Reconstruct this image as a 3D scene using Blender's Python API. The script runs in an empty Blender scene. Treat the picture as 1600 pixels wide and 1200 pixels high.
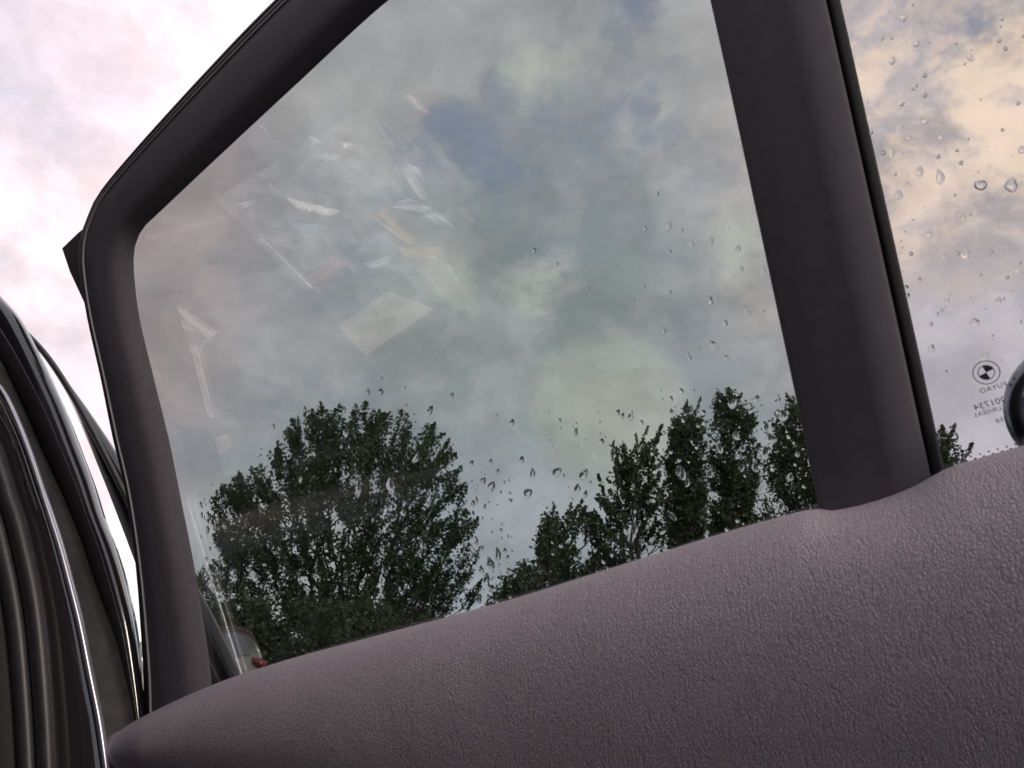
import bpy, math, random
from mathutils import Vector as V, Matrix
import numpy as np
random.seed(7); rng = np.random.default_rng(7)
S = bpy.context.scene; COL = S.collection
R = math.radians

# ------------------------------------------------------------------ camera
F, PITCH, CAM = 1204.0, R(20), V((0, 0, 0.92))
cam = bpy.data.cameras.new('camera'); camo = bpy.data.objects.new('camera', cam); COL.objects.link(camo)
cam.sensor_width = 36; cam.lens = 36 * F / 1600; cam.clip_start = 0.01; cam.clip_end = 5000
camo.location = CAM; camo.rotation_euler = (R(90) + PITCH, 0, 0); S.camera = camo
cam.dof.use_dof = True; cam.dof.focus_distance = 1.3; cam.dof.aperture_fstop = 18
S.render.resolution_x, S.render.resolution_y = 1024, 768

def ray(u, v):
    x = (u - 800) / F; y = (600 - v) / F
    return V((x, math.cos(PITCH) - y * math.sin(PITCH), math.sin(PITCH) + y * math.cos(PITCH))).normalized()
def at_y(u, v, Y):
    d = ray(u, v); return CAM + d * (Y / d.y)

# ------------------------------------------------------------------ sky and sun
SUN_AZ, SUN_EL = R(132), R(21)          # azimuth from +Y towards +X
W = bpy.data.worlds.new('World'); S.world = W; W.use_nodes = True
nt = W.node_tree; N = nt.nodes; LK = nt.links; N.clear()
def nd(t, **k):
    n = N.new(t)
    for a, b in k.items(): setattr(n, a, b)
    return n
def setin(sock, val):
    if hasattr(val, 'links') or hasattr(val, 'is_linked'): LK.new(val, sock)
    else: sock.default_value = val
def math_n(op, a, b=0.0, c=None, clamp=False):
    n = nd('ShaderNodeMath', operation=op, use_clamp=clamp); setin(n.inputs[0], a); setin(n.inputs[1], b)
    if c is not None: setin(n.inputs[2], c)
    return n.outputs[0]
def mapr(val, a, b, c=0.0, d=1.0):
    n = nd('ShaderNodeMapRange', interpolation_type='SMOOTHSTEP'); setin(n.inputs[0], val)
    for i, q in enumerate((a, b, c, d)): n.inputs[i + 1].default_value = q
    return n.outputs[0]
def mixc(fac, a, b):
    n = nd('ShaderNodeMix', data_type='RGBA'); setin(n.inputs[0], fac); setin(n.inputs[6], a); setin(n.inputs[7], b)
    return n.outputs[2]
def vm(op, a, b):
    n = nd('ShaderNodeVectorMath', operation=op); setin(n.inputs[0], a); setin(n.inputs[1], b)
    return n.outputs['Value'] if op == 'DOT_PRODUCT' else n.outputs[0]
def scl(a, s):
    n = nd('ShaderNodeVectorMath', operation='SCALE'); setin(n.inputs[0], a); n.inputs['Scale'].default_value = s
    return n.outputs[0]
tc = nd('ShaderNodeTexCoord').outputs['Generated']
def noise(vec, scale, detail=6.0, rough=0.55, dist=0.0, out='Fac'):
    n = nd('ShaderNodeTexNoise'); LK.new(vec, n.inputs['Vector'])
    n.inputs['Scale'].default_value = scale; n.inputs['Detail'].default_value = detail
    n.inputs['Roughness'].default_value = rough; n.inputs['Distortion'].default_value = dist
    return n.outputs[out]
sky = nd('ShaderNodeTexSky', sky_type='NISHITA'); sky.sun_disc = False
sky.sun_elevation = SUN_EL; sky.sun_rotation = SUN_AZ; sky.air_density = 1.2; sky.dust_density = 2.0
# soft cloud layer; everything is a function of direction only and goes on all round
flat = vm('MULTIPLY', tc, (1.0, 1.0, 1.25))
warp = vm('SUBTRACT', noise(flat, 5.0, 4.0, out='Color'), (0.5, 0.5, 0.5))
warp2 = vm('SUBTRACT', noise(vm('ADD', flat, (9.1, 2.2, 4.7)), 17.0, 6.0, 0.6, out='Color'), (0.5, 0.5, 0.5))
dirw = vm('ADD', vm('ADD', tc, scl(warp, 0.10)), scl(warp2, 0.09))
flatw = vm('ADD', flat, scl(warp, 0.10))
n1 = noise(flatw, 3.4, 10.0, 0.56)
n2 = noise(vm('ADD', flatw, (3.1, 7.7, 1.9)), 8.0, 10.0, 0.64)
n3 = noise(vm('ADD', flatw, (5.2, 1.3, 2.2)), 1.6, 5.0, 0.5)
def nd_norm(a):
    n = nd('ShaderNodeVectorMath', operation='NORMALIZE'); LK.new(a, n.inputs[0]); return n.outputs[0]
dirn = nd_norm(dirw)
def blob(u, v, r0, r1):
    """soft patch of sky round the direction of photo pixel (u, v): full inside r0, gone at r1 (degrees)"""
    dt = vm('DOT_PRODUCT', dirn, tuple(ray(u, v)))
    return mapr(dt, math.cos(R(r1)), math.cos(R(r0)))
K = 10.0                                              # background strength is 0.1
def k(*c): return (c[0] * K, c[1] * K, c[2] * K, 1.0)
mul = lambda a, b: math_n('MULTIPLY', a, b)
shade = mapr(math_n('ADD', mul(n1, 0.55), mul(n2, 0.45)), 0.40, 0.61)
cloud = mixc(shade, k(0.55, 0.575, 0.635), k(0.84, 0.81, 0.84))
# evening light: thin bright pink cloud to one side
GLOW = V((math.sin(R(-62)) * math.cos(R(24)), math.cos(R(-62)) * math.cos(R(24)), math.sin(R(24))))
sunv = V((math.sin(SUN_AZ) * math.cos(SUN_EL), math.cos(SUN_AZ) * math.cos(SUN_EL), math.sin(SUN_EL)))
sdot = vm('DOT_PRODUCT', nd_norm(tc), tuple(GLOW))
cloud = mixc(mul(mapr(sdot, 0.74, 0.87), 0.96), cloud, mixc(shade, k(0.66, 0.575, 0.61), k(0.87, 0.685, 0.705)))
# high bank of cloud catching the light, pinkish wool below it
cloud = mixc(mul(blob(20, 90, 1.5, 9), 0.55), cloud, k(0.50, 0.48, 0.56))
cloud = mixc(mul(blob(620, -20, 3, 15), 0.6), cloud, k(0.90, 0.85, 0.87))
cloud = mixc(mul(blob(1150, 130, 2, 13), 0.5), cloud, k(0.93, 0.87, 0.90))
cloud = mixc(mul(blob(1560, 330, 6, 22), 0.85), cloud, mixc(shade, k(0.74, 0.69, 0.71), k(1.14, 0.97, 0.92)))
cloud = mixc(mul(blob(1620, 90, 4, 17), mapr(n2, 0.40, 0.56)), cloud, k(1.50, 1.22, 0.97))
cloud = mixc(mul(blob(1480, 640, 2, 12), 0.6), cloud, k(0.90, 0.88, 1.0))
# thicker grey-green layer low in the middle with paler shreds
cloud = mixc(mul(blob(830, 510, 3, 15), math_n('MULTIPLY_ADD', mapr(n2, 0.62, 0.38), 0.45, 0.45)), cloud, k(0.47, 0.545, 0.54))
cloud = mixc(mul(blob(780, 860, 3, 11), 0.6), cloud, k(0.74, 0.80, 0.90))
cloud = mixc(mul(blob(970, 650, 1, 7), 0.6), cloud, k(0.90, 0.90, 0.80))
for a in ((860, 430, .3, 3.5, .6), (1190, 380, 1, 4, .8), (720, 450, .3, 3, .6), (820, 115, .4, 2.6, .9), (890, 110, .3, 2.2, .6)):
    cloud = mixc(mul(blob(*a[:4]), mul(mapr(n2, .40, .58), a[4])), cloud, k(0.90, 0.90, 0.84))
# breaks where blue shows
holes = None
for a in ((700, 185, .3, 2.6, .95), (740, 215, .3, 2.8, 1.), (765, 270, .3, 2.6, .95), (660, 250, .3, 2.6, .7), (620, 190, .3, 2.2, .6), (768, 130, .2, 1.7, .8), (775, 170, .2, 1.8, .6), (950, 180, .3, 2.2, .6), (1010, 178, .3, 2.4, .85), (1055, 200, .3, 2.2, .8),
          (1000, 0, .3, 2.6, .8), (965, 45, .3, 2.0, .6), (1440, 0, .8, 4.5, .85), (1380, 60, .8, 4.0, .5), (0, 110, .5, 3.0, .35), (850, 290, 2, 8, .5), (1120, 270, 1, 4, .45), (590, 390, 1, 4, .35)):
    h = mul(blob(*a[:4]), a[4]); holes = h if holes is None else math_n('MAXIMUM', holes, h)
holes = mul(mapr(math_n('ADD', holes, mul(math_n('SUBTRACT', 0.5, n2), 2.2)), 0.10, 1.35), 0.7)
holes = math_n('MAXIMUM', holes, mul(mapr(n3, 0.64, 0.8), 0.6))    # the same kind of breaks in the rest of the sky
blue = mixc(0.7, scl(sky.outputs[0], 1.0), k(0.44, 0.54, 0.80))
n4 = noise(vm('ADD', flatw, (1.7, 4.4, 8.8)), 10.0, 11.0, 0.62)
wool = nd('ShaderNodeVectorMath', operation='SCALE'); LK.new(cloud, wool.inputs[0]); LK.new(mapr(n4, 0.36, 0.64, 0.89, 1.10), wool.inputs['Scale'])
final = mixc(holes, wool.outputs[0], blue)
bg = nd('ShaderNodeBackground'); bg.inputs['Strength'].default_value = 0.1
LK.new(final, bg.inputs['Color'])
LK.new(bg.outputs[0], nd('ShaderNodeOutputWorld').inputs['Surface'])

sun = bpy.data.lights.new('sun', 'SUN'); sun.energy = 1.05; sun.angle = R(14); sun.color = (1.0, 0.86, 0.72)
suno = bpy.data.objects.new('sun', sun); COL.objects.link(suno)
suno.rotation_euler = (-sunv).to_track_quat('-Z', 'Y').to_euler()
S.view_settings.view_transform = 'Standard'; S.view_settings.look = 'None'
S.view_settings.exposure = 0.55; S.view_settings.gamma = 1.0; S.view_settings.use_curve_mapping = False
S.cycles.transparent_max_bounces = 24; S.cycles.max_bounces = 10; S.cycles.transmission_bounces = 8

# ------------------------------------------------------------------ helpers
def tag(o, label=None, cat=None, group=None, kind=None):
    for a, b in (('label', label), ('category', cat), ('group', group), ('kind', kind)):
        if b: o[a] = b
    return o
def empty(name, loc=(0, 0, 0)):
    o = bpy.data.objects.new(name, None); o.location = loc; o.empty_display_size = .1; COL.objects.link(o); return o
def mesh(name, verts, faces, mat, parent=None, smooth=True):
    me = bpy.data.meshes.new(name); me.from_pydata([tuple(v) for v in verts], [], faces); me.validate()
    if smooth: me.polygons.foreach_set('use_smooth', [True] * len(me.polygons))
    me.materials.append(mat)
    o = bpy.data.objects.new(name, me); COL.objects.link(o)
    if parent is not None:
        o.parent = parent
        pm = Matrix.Identity(4); q = parent
        while q is not None:
            pm = q.matrix_basis @ pm; q = q.parent
        o.matrix_parent_inverse = Matrix.Identity(4)
        if not (pm.translation.length < 1e-9): me.transform(pm.inverted())
    return o
def joinm(parts):
    vs, fs = [], []
    for v, f in parts:
        b = len(vs); vs += list(v); fs += [tuple(i + b for i in q) for q in f]
    return vs, fs
def loft(rows, closed=True, caps=True):
    """rows: list of equal length rings of points"""
    n = len(rows[0]); vs = [p for r in rows for p in r]; fs = []
    for i in range(len(rows) - 1):
        for j in range(n if closed else n - 1):
            a = i * n + j; b = i * n + (j + 1) % n
            fs.append((a, b, b + n, a + n))
    if caps and closed:
        fs.append(tuple(reversed(range(n)))); fs.append(tuple(range((len(rows) - 1) * n, len(rows) * n)))
    return vs, fs
def spline(pts, n):
    """Catmull-Rom through pts, n samples by chord length"""
    P = [np.array(p, float) for p in pts]
    P = [2 * P[0] - P[1]] + P + [2 * P[-1] - P[-2]]
    out = []; segs = len(P) - 3
    L = [np.linalg.norm(P[i + 2] - P[i + 1]) for i in range(segs)]; T = sum(L)
    for q in range(n):
        d = T * q / (n - 1); i = 0
        while i < segs - 1 and d > L[i]: d -= L[i]; i += 1
        t = min(1, d / L[i]); p0, p1, p2, p3 = P[i:i + 4]
        out.append(.5 * (2 * p1 + (p2 - p0) * t + (2 * p0 - 5 * p1 + 4 * p2 - p3) * t * t + (3 * p1 - p0 - 3 * p2 + p3) * t ** 3))
    return out
def tube(path, rad, n=8):
    rows = []
    for i, p in enumerate(path):
        p = V(p); d = (V(path[min(i + 1, len(path) - 1)]) - V(path[max(i - 1, 0)])).normalized()
        a = d.orthogonal().normalized() if i == 0 else (a - d * a.dot(d)).normalized()
        b = d.cross(a); r = rad[i] if hasattr(rad, '__len__') else rad
        rows.append([p + (a * math.cos(2 * math.pi * j / n) + b * math.sin(2 * math.pi * j / n)) * r for j in range(n)])
    return loft(rows)
def box(x0, x1, y0, y1, z0, z1):
    vs = [V((x, y, z)) for z in (z0, z1) for y in (y0, y1) for x in (x0, x1)]
    return vs, [(0, 2, 3, 1), (4, 5, 7, 6), (0, 1, 5, 4), (2, 6, 7, 3), (0, 4, 6, 2), (1, 3, 7, 5)]
def bevel(o, w, seg=2):
    m = o.modifiers.new('bevel', 'BEVEL'); m.width = w; m.segments = seg; m.limit_method = 'ANGLE'; return o

# ------------------------------------------------------------------ materials
def M(name, col, rough=.6, metal=0., spec=.5, bump=None, var=None, coat=0., sheen=0.):
    m = bpy.data.materials.new(name); m.use_nodes = True; t = m.node_tree; b = t.nodes['Principled BSDF']
    b.inputs['Base Color'].default_value = (*col, 1); b.inputs['Roughness'].default_value = rough
    b.inputs['Metallic'].default_value = metal; b.inputs['Specular IOR Level'].default_value = spec
    b.inputs['Coat Weight'].default_value = coat; b.inputs['Coat Roughness'].default_value = .05
    tcn = t.nodes.new('ShaderNodeTexCoord')
    if var:                                            # (scale, amount): uneven tone
        nz = t.nodes.new('ShaderNodeTexNoise'); nz.inputs['Scale'].default_value = var[0]; nz.inputs['Detail'].default_value = 8
        t.links.new(tcn.outputs['Object'], nz.inputs['Vector'])
        mr = t.nodes.new('ShaderNodeMapRange'); mr.inputs[1].default_value = .3; mr.inputs[2].default_value = .7
        mr.inputs[3].default_value = 1 - var[1]; mr.inputs[4].default_value = 1 + var[1]
        t.links.new(nz.outputs['Fac'], mr.inputs[0])
        mx = t.nodes.new('ShaderNodeVectorMath'); mx.operation = 'SCALE'; mx.inputs[0].default_value = col
        t.links.new(mr.outputs[0], mx.inputs['Scale']); t.links.new(mx.outputs[0], b.inputs['Base Color'])
    if bump:                                           # (scale, distance)
        nz = t.nodes.new('ShaderNodeTexNoise'); nz.inputs['Scale'].default_value = bump[0]; nz.inputs['Detail'].default_value = 6
        t.links.new(tcn.outputs['Object'], nz.inputs['Vector'])
        bp = t.nodes.new('ShaderNodeBump'); bp.inputs['Distance'].default_value = bump[1]; bp.inputs['Strength'].default_value = 1
        t.links.new(nz.outputs['Fac'], bp.inputs['Height']); t.links.new(bp.outputs[0], b.inputs['Normal'])
    return m
m_trim = M('trim_plastic', (.108, .097, .112), .78, bump=(1400, .00012), var=(90, .07), spec=.3)
m_rubber = M('rubber', (.035, .031, .031), .55, var=(60, .25), bump=(500, .0002))
m_blackrubber = M('black_rubber', (.010, .009, .010), .7, spec=.2)
m_lip_highlight = M('trim_lip_highlight', (.30, .28, .29), .35)
m_black = M('black_gloss', (.012, .011, .014), .16, coat=1.)
m_piano = M('piano_black', (.022, .019, .022), .1, coat=1.)
m_dusty = M('dusty_black', (.020, .018, .019), .65, var=(60, .5), bump=(300, .0003))
m_bright = M('bright_trim', (.6, .6, .68), .35, metal=.8)
m_seal = M('seal_rubber', (.034, .031, .036), .45, var=(70, .2))
m_paint = M('dark_car_paint', (.02, .021, .028), .25, metal=.3, coat=1.)
m_fabric = M('dark_seat_cloth', (.03, .028, .03), .9, bump=(600, .0008))

def leather():
    m = bpy.data.materials.new('mauve_brown_leather'); m.use_nodes = True; t = m.node_tree; b = t.nodes['Principled BSDF']
    b.inputs['Roughness'].default_value = .58; b.inputs['Specular IOR Level'].default_value = .45
    ln = t.links.new
    tcn = t.nodes.new('ShaderNodeTexCoord')
    uv = tcn.outputs['UV']
    w = t.nodes.new('ShaderNodeTexNoise'); w.inputs['Scale'].default_value = 60; w.inputs['Detail'].default_value = 4; ln(uv, w.inputs['Vector'])
    sb = t.nodes.new('ShaderNodeVectorMath'); sb.operation = 'SUBTRACT'; ln(w.outputs['Color'], sb.inputs[0]); sb.inputs[1].default_value = (.5, .5, .5)
    sc = t.nodes.new('ShaderNodeVectorMath'); sc.operation = 'SCALE'; ln(sb.outputs[0], sc.inputs[0]); sc.inputs['Scale'].default_value = .008
    ad = t.nodes.new('ShaderNodeVectorMath'); ad.operation = 'ADD'; ln(uv, ad.inputs[0]); ln(sc.outputs[0], ad.inputs[1])
    def vor(s, stretch, rot, hi):
        mp = t.nodes.new('ShaderNodeMapping'); mp.inputs['Scale'].default_value = stretch; mp.inputs['Rotation'].default_value = (0, 0, rot); ln(ad.outputs[0], mp.inputs[0])
        v = t.nodes.new('ShaderNodeTexVoronoi'); v.feature = 'DISTANCE_TO_EDGE'; v.inputs['Scale'].default_value = s; v.inputs['Randomness'].default_value = .9
        ln(mp.outputs[0], v.inputs['Vector'])
        q = t.nodes.new('ShaderNodeMapRange'); q.interpolation_type = 'SMOOTHSTEP'; q.inputs[1].default_value = 0; q.inputs[2].default_value = hi; ln(v.outputs['Distance'], q.inputs[0]); return q.outputs[0]
    v1 = vor(500, (1.35, .72, 1), R(-28), .36); v2 = vor(150, (2.3, .5, 1), R(-36), .13)
    nz = t.nodes.new('ShaderNodeTexNoise'); nz.inputs['Scale'].default_value = 240; nz.inputs['Detail'].default_value = 5; ln(uv, nz.inputs['Vector'])
    def mul(a, s):
        q = t.nodes.new('ShaderNodeMath'); q.operation = 'MULTIPLY'; ln(a, q.inputs[0]); q.inputs[1].default_value = s; return q.outputs[0]
    def add(a, c):
        q = t.nodes.new('ShaderNodeMath'); q.operation = 'ADD'; ln(a, q.inputs[0]); ln(c, q.inputs[1]); return q.outputs[0]
    h = add(add(mul(v1, .5), mul(v2, .42)), mul(nz.outputs['Fac'], .7))
    bp = t.nodes.new('ShaderNodeBump'); bp.inputs['Distance'].default_value = .0008; bp.inputs['Strength'].default_value = .6
    ln(h, bp.inputs['Height']); ln(bp.outputs[0], b.inputs['Normal'])
    cr = t.nodes.new('ShaderNodeValToRGB'); e = cr.color_ramp.elements
    e[0].position = .0; e[0].color = (.345, .286, .322, 1); e[1].position = .8; e[1].color = (.475, .400, .445, 1); ln(v1, cr.inputs[0])
    big = t.nodes.new('ShaderNodeTexNoise'); big.inputs['Scale'].default_value = 14; big.inputs['Detail'].default_value = 5; ln(uv, big.inputs['Vector'])
    mr = t.nodes.new('ShaderNodeMapRange'); mr.inputs[3].default_value = .86; mr.inputs[4].default_value = 1.14; ln(big.outputs['Fac'], mr.inputs[0])
    cm = t.nodes.new('ShaderNodeVectorMath'); cm.operation = 'SCALE'; ln(cr.outputs[0], cm.inputs[0]); ln(mr.outputs[0], cm.inputs['Scale'])
    # specks of dust and lint
    dv = t.nodes.new('ShaderNodeTexVoronoi'); dv.inputs['Scale'].default_value = 62; ln(uv, dv.inputs['Vector'])
    dm = t.nodes.new('ShaderNodeMapRange'); dm.inputs[1].default_value = .045; dm.inputs[2].default_value = .025; dm.inputs[3].default_value = 0; dm.inputs[4].default_value = .6; ln(dv.outputs['Distance'], dm.inputs[0])
    dx = t.nodes.new('ShaderNodeMix'); dx.data_type = 'RGBA'; ln(dm.outputs[0], dx.inputs[0]); ln(cm.outputs[0], dx.inputs[6]); dx.inputs[7].default_value = (.45, .4, .38, 1)
    ln(dx.outputs[2], b.inputs['Base Color'])
    return m
m_leather = leather()

IORG = 2.0
def pane_mat(name, tint, refl=1.0):
    """thin tinted pane: straight-through transparency under a Fresnel reflection"""
    m = bpy.data.materials.new(name); m.use_nodes = True; t = m.node_tree; t.nodes.clear()
    o = t.nodes.new('ShaderNodeOutputMaterial'); mx = t.nodes.new('ShaderNodeMixShader')
    tr = t.nodes.new('ShaderNodeBsdfTransparent'); tr.inputs[0].default_value = (*tint, 1)
    gl = t.nodes.new('ShaderNodeBsdfGlossy'); gl.inputs['Roughness'].default_value = 0.0; gl.inputs['Color'].default_value = (1, 1, 1, 1)
    fr = t.nodes.new('ShaderNodeFresnel'); ge = t.nodes.new('ShaderNodeNewGeometry'); io = t.nodes.new('ShaderNodeMapRange')   # a thin sheet reflects alike on both faces
    io.inputs[3].default_value = IORG; io.inputs[4].default_value = 1 / IORG; t.links.new(ge.outputs['Backfacing'], io.inputs[0]); t.links.new(io.outputs[0], fr.inputs['IOR'])
    t.links.new(fr.outputs[0], mx.inputs[0]); t.links.new(tr.outputs[0], mx.inputs[1]); t.links.new(gl.outputs[0], mx.inputs[2])
    t.links.new(mx.outputs[0], o.inputs[0]); return m
m_pane = pane_mat('green_tinted_glass', (.618, .634, .626))
m_qpane = pane_mat('clear_tinted_glass', (.672, .668, .674))
m_ink = M('etched_print', (.05, .045, .055), .8)
m_ink_soft = M('etched_print_grey', (.22, .20, .22), .8)
def water():
    m = bpy.data.materials.new('rain_water'); m.use_nodes = True; b = m.node_tree.nodes['Principled BSDF']
    b.inputs['Base Color'].default_value = (1, 1, 1, 1); b.inputs['Roughness'].default_value = 0; b.inputs['IOR'].default_value = 1.33
    b.inputs['Transmission Weight'].default_value = 1; return m
m_water = water()

# ------------------------------------------------------------------ ground
m_ground = M('asphalt', (.05, .05, .052), .9, var=(3, .2), bump=(60, .004))
m_grass = M('grass_ground', (.06, .085, .035), .95, var=(1.5, .4), bump=(8, .05))
g = 2500
tag(mesh('ground', [(-g, -g, 0), (g, -g, 0), (g, g, 0), (-g, g, 0)], [(0, 1, 2, 3)], m_grass, smooth=False), kind='structure')
tag(mesh('parking_lot', [(-40, -25, .004), (40, -25, .004), (40, 22, .004), (-40, 22, .004)], [(0, 1, 2, 3)], m_ground, smooth=False), kind='structure')

# ------------------------------------------------------------------ the open rear door
LEAN = R(14)
E_ = V((-.835, .55, 0)).normalized(); NH = V((-E_.y, E_.x, 0)); NH = NH if NH.y < 0 else -NH
UP = V((0, 0, 1)) * math.cos(LEAN) + NH * math.sin(LEAN)
NN = NH * math.cos(LEAN) - V((0, 0, 1)) * math.sin(LEAN)        # towards the inside of the car
d0 = ray(1270, 803); P0 = CAM + d0 * (.55 / math.hypot(d0.x, d0.y))
def on(u, v, o=0.0):
    r = ray(u, v); return CAM + r * ((P0 + NN * o - CAM).dot(NN) / r.dot(NN))
def st(p): q = V(p) - P0; return np.array([q.dot(E_), q.dot(UP)])
def PT(s, t, o=0.0): return P0 + E_ * s + UP * t + NN * o

CAR = empty('car', (0, 1.0, 0))
tag(CAR, 'dark car with rear door standing open, grained mauve leather door panel and wet windows', 'car')

# outlines of the window frame, photo pixels -> door plane (s, t); beyond the photo the frame closes on itself
inner_px = [(330, 1100), (327, 1050), (318, 985), (300, 880), (280, 780), (262, 690), (240, 600), (217, 505), (209, 450), (206, 405), (210, 378), (222, 355), (245, 333), (330, 253), (460, 132), (604, 0)]
outer_px = [(214, 1150), (213, 1060), (209, 985), (201, 880), (186, 770), (166, 685), (147, 590), (127, 500), (117, 440), (113, 400), (117, 365), (126, 338), (145, 298), (200, 230), (302, 116), (412, 0)]
inn = [st(on(*q, -.018)) for q in inner_px]; out = [st(on(*q)) for q in outer_px]
inn += [np.array(q) for q in ((.19, .553), (.06, .582), (-.10, .592), (-.24, .570), (-.33, .49), (-.36, .36), (-.365, .2), (-.36, .03))]
out += [np.array(q) for q in ((.33, .632), (.19, .655), (-.13, .682), (-.31, .645), (-.42, .53), (-.45, .37), (-.455, .2), (-.45, .03))]
inn = spline(inn, 120); out = spline(out, 120)
def band_st(prof, close=True):
    """prof: list of (fraction from inner to outer edge, offset along normal)"""
    rows = []
    for a, b in zip(inn, out):
        w = np.linalg.norm(b - a)
        rows.append([PT(*(a + (b - a) * f), o) for f, o in prof])
    return loft(rows)
sk = []                                        # outer metal skin under the window line
for tt, off in ((-.035, -.052), (-.07, -.066), (-.2, -.085), (-.45, -.075), (-.7, -.03)):
    sk.append([PT(s, tt - .16 * (s + .1) , off) for s in np.linspace(.80, -.46, 14)] + [PT(s, tt - .16 * (s + .1), off + .012) for s in np.linspace(-.46, .80, 14)])
RD = mesh('rear_door', *loft(sk), m_paint, CAR)
RD['label'] = 'open rear door with dark window frame and mauve leather panel'
mesh('window_frame', *band_st([(.0, -.0195), (.015, -.0165), (.06, -.010), (.12, -.004), (.18, -.0015), (.26, .0), (.5, .001), (.70, .0006), (.732, -.0004), (.74, -.006), (.74, -.035), (.45, -.035), (.02, -.0215)]), m_trim, RD)
mesh('trim_lip_highlight', *band_st([(.742, -.004), (.742, .0015), (.757, .0018), (.765, -.004)]), m_lip_highlight, RD)  # thin ridge in lighter grey, the sky highlight along the seam put into its colour
mesh('door_seal', *band_st([(.767, -.03), (.767, -.006), (.80, -.001), (.845, -.001), (.87, -.007), (.88, -.007), (.90, -.003), (.96, -.006), (.985, -.014), (.985, -.034)]), m_rubber, RD)
mesh('outer_frame', *band_st([(.60, -.0365), (.985, -.0365), (1.0, -.038), (1.0, -.052), (.95, -.058), (.82, -.056)]), m_paint, RD)
# pointed corner of the outside trim
tp = [(97, 388), (123, 363), (150, 342), (156, 500), (134, 478), (109, 424)]
mesh('trim_corner', *loft([[on(*q, o) for q in tp] for o in (-.040, -.058)]), m_dusty, RD, smooth=False)

# bar between window and quarter glass
bl = [(1020, -400), (1064, -200), (1108, 0), (1141, 150), (1173, 300), (1205, 450), (1237, 600), (1258, 700), (1280, 808), (1299, 900)]
br = [(1215, -400), (1262, -200), (1308, 0), (1337, 130), (1367, 265), (1397, 400), (1428, 540), (1454, 660), (1473, 745), (1491, 830)]
bl = [st(on(*q)) for q in bl]; br = [st(on(*q)) for q in br]
bl = [bl[0] + (bl[0] - bl[1]) / np.linalg.norm(bl[0] - bl[1]) * max(.005, .612 - bl[0][1])] + bl; br = [br[0] + (br[0] - br[1]) / np.linalg.norm(br[0] - br[1]) * max(.005, .622 - br[0][1])] + br   # up into the top rail
bl = spline(bl, 40); br = spline(br, 40)
def bar_st(prof): return loft([[PT(*(a + (b - a) * f), o) for f, o in prof] for a, b in zip(bl, br)])
mesh('window_divider', *bar_st([(0, -.034), (0, -.004), (.02, 0), (.06, .0015), (.35, .0025), (.60, .0045), (.66, .0048), (.72, .004), (.89, .0015), (.915, -.001), (.915, -.034)]), m_trim, RD)
mesh('divider_seal', *bar_st([(.918, -.032), (.918, -.004), (.94, -.002), (.98, -.004), (1.0, -.012), (1.0, -.032)]), m_blackrubber, RD)
mesh('glass_run', *bar_st([(-.012, -.03), (-.012, -.010), (-.002, -.006), (-.002, -.03)]), m_rubber, RD)

# glass panes
def pane(name, pts, o0, th, mat):
    n = len(pts); vs = [PT(*p, o0) for p in pts] + [PT(*p, o0 - th) for p in pts]
    fs = [tuple(range(n)), tuple(reversed(range(n, 2 * n)))] + [(i, i + n, (i + 1) % n + n, (i + 1) % n) for i in range(n)]
    return mesh(name, vs, fs, mat, RD, smooth=False)
mid = lambda i, f: inn[i] + (out[i] - inn[i]) * f
GO, GT = -.020, .004
k_top = min(range(120), key=lambda i: abs(inn[i][0] - .02) + (0 if inn[i][1] > .3 else 9))
mainp = [mid(i, .12) for i in range(0, k_top)] + [bl[i] + (br[i] - bl[i]) * .15 for i in range(1, 40)]
pane('window_glass', mainp, GO, GT, m_pane)
qp = [bl[i] + (br[i] - bl[i]) * .85 for i in range(39, 0, -1)] + [mid(i, .12) for i in range(k_top + 6, 119)]
pane('quarter_glass', qp, GO, GT, m_qpane)

# leather door panel: profile swept along the rim seen in the photograph
rim_px = [(158, 1178), (170, 1160), (195, 1138), (240, 1112), (330, 1071), (420, 1040), (560, 1002), (700, 965), (800, 937), (950, 890), (1100, 843), (1200, 814), (1262, 799), (1290, 802), (1350, 790), (1420, 765), (1475, 735), (1530, 717), (1600, 697)]
rim = [st(on(*q, .02)) for q in rim_px]
d = (rim[-1] - rim[-3]) / np.linalg.norm(rim[-1] - rim[-3])
rim += [rim[-1] + d * a for a in (.06, .14, .24, .34)]
rim = spline(rim, 150)
prof = [(-.055, -.030), (-.050, -.012), (-.036, -.003), (-.018, .000), (.0, .0), (.012, -.002), (.024, -.008), (.035, -.019), (.045, -.035), (.0525, -.056), (.057, -.082), (.058, -.11), (.054, -.145), (.044, -.185), (.026, -.225), (.0, -.26), (-.03, -.285)]
prof = [tuple(p) for p in spline(prof, 46)]
ra_ = np.array(rim); kw = np.ones(31) / 31; pad_ = np.pad(ra_, ((15, 15), (0, 0)), mode='reflect', reflect_type='odd')
rim_s = np.stack([np.convolve(pad_[:, q], kw, 'valid') for q in (0, 1)], 1)
rows = []; uvr = []
tot = 0
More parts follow.
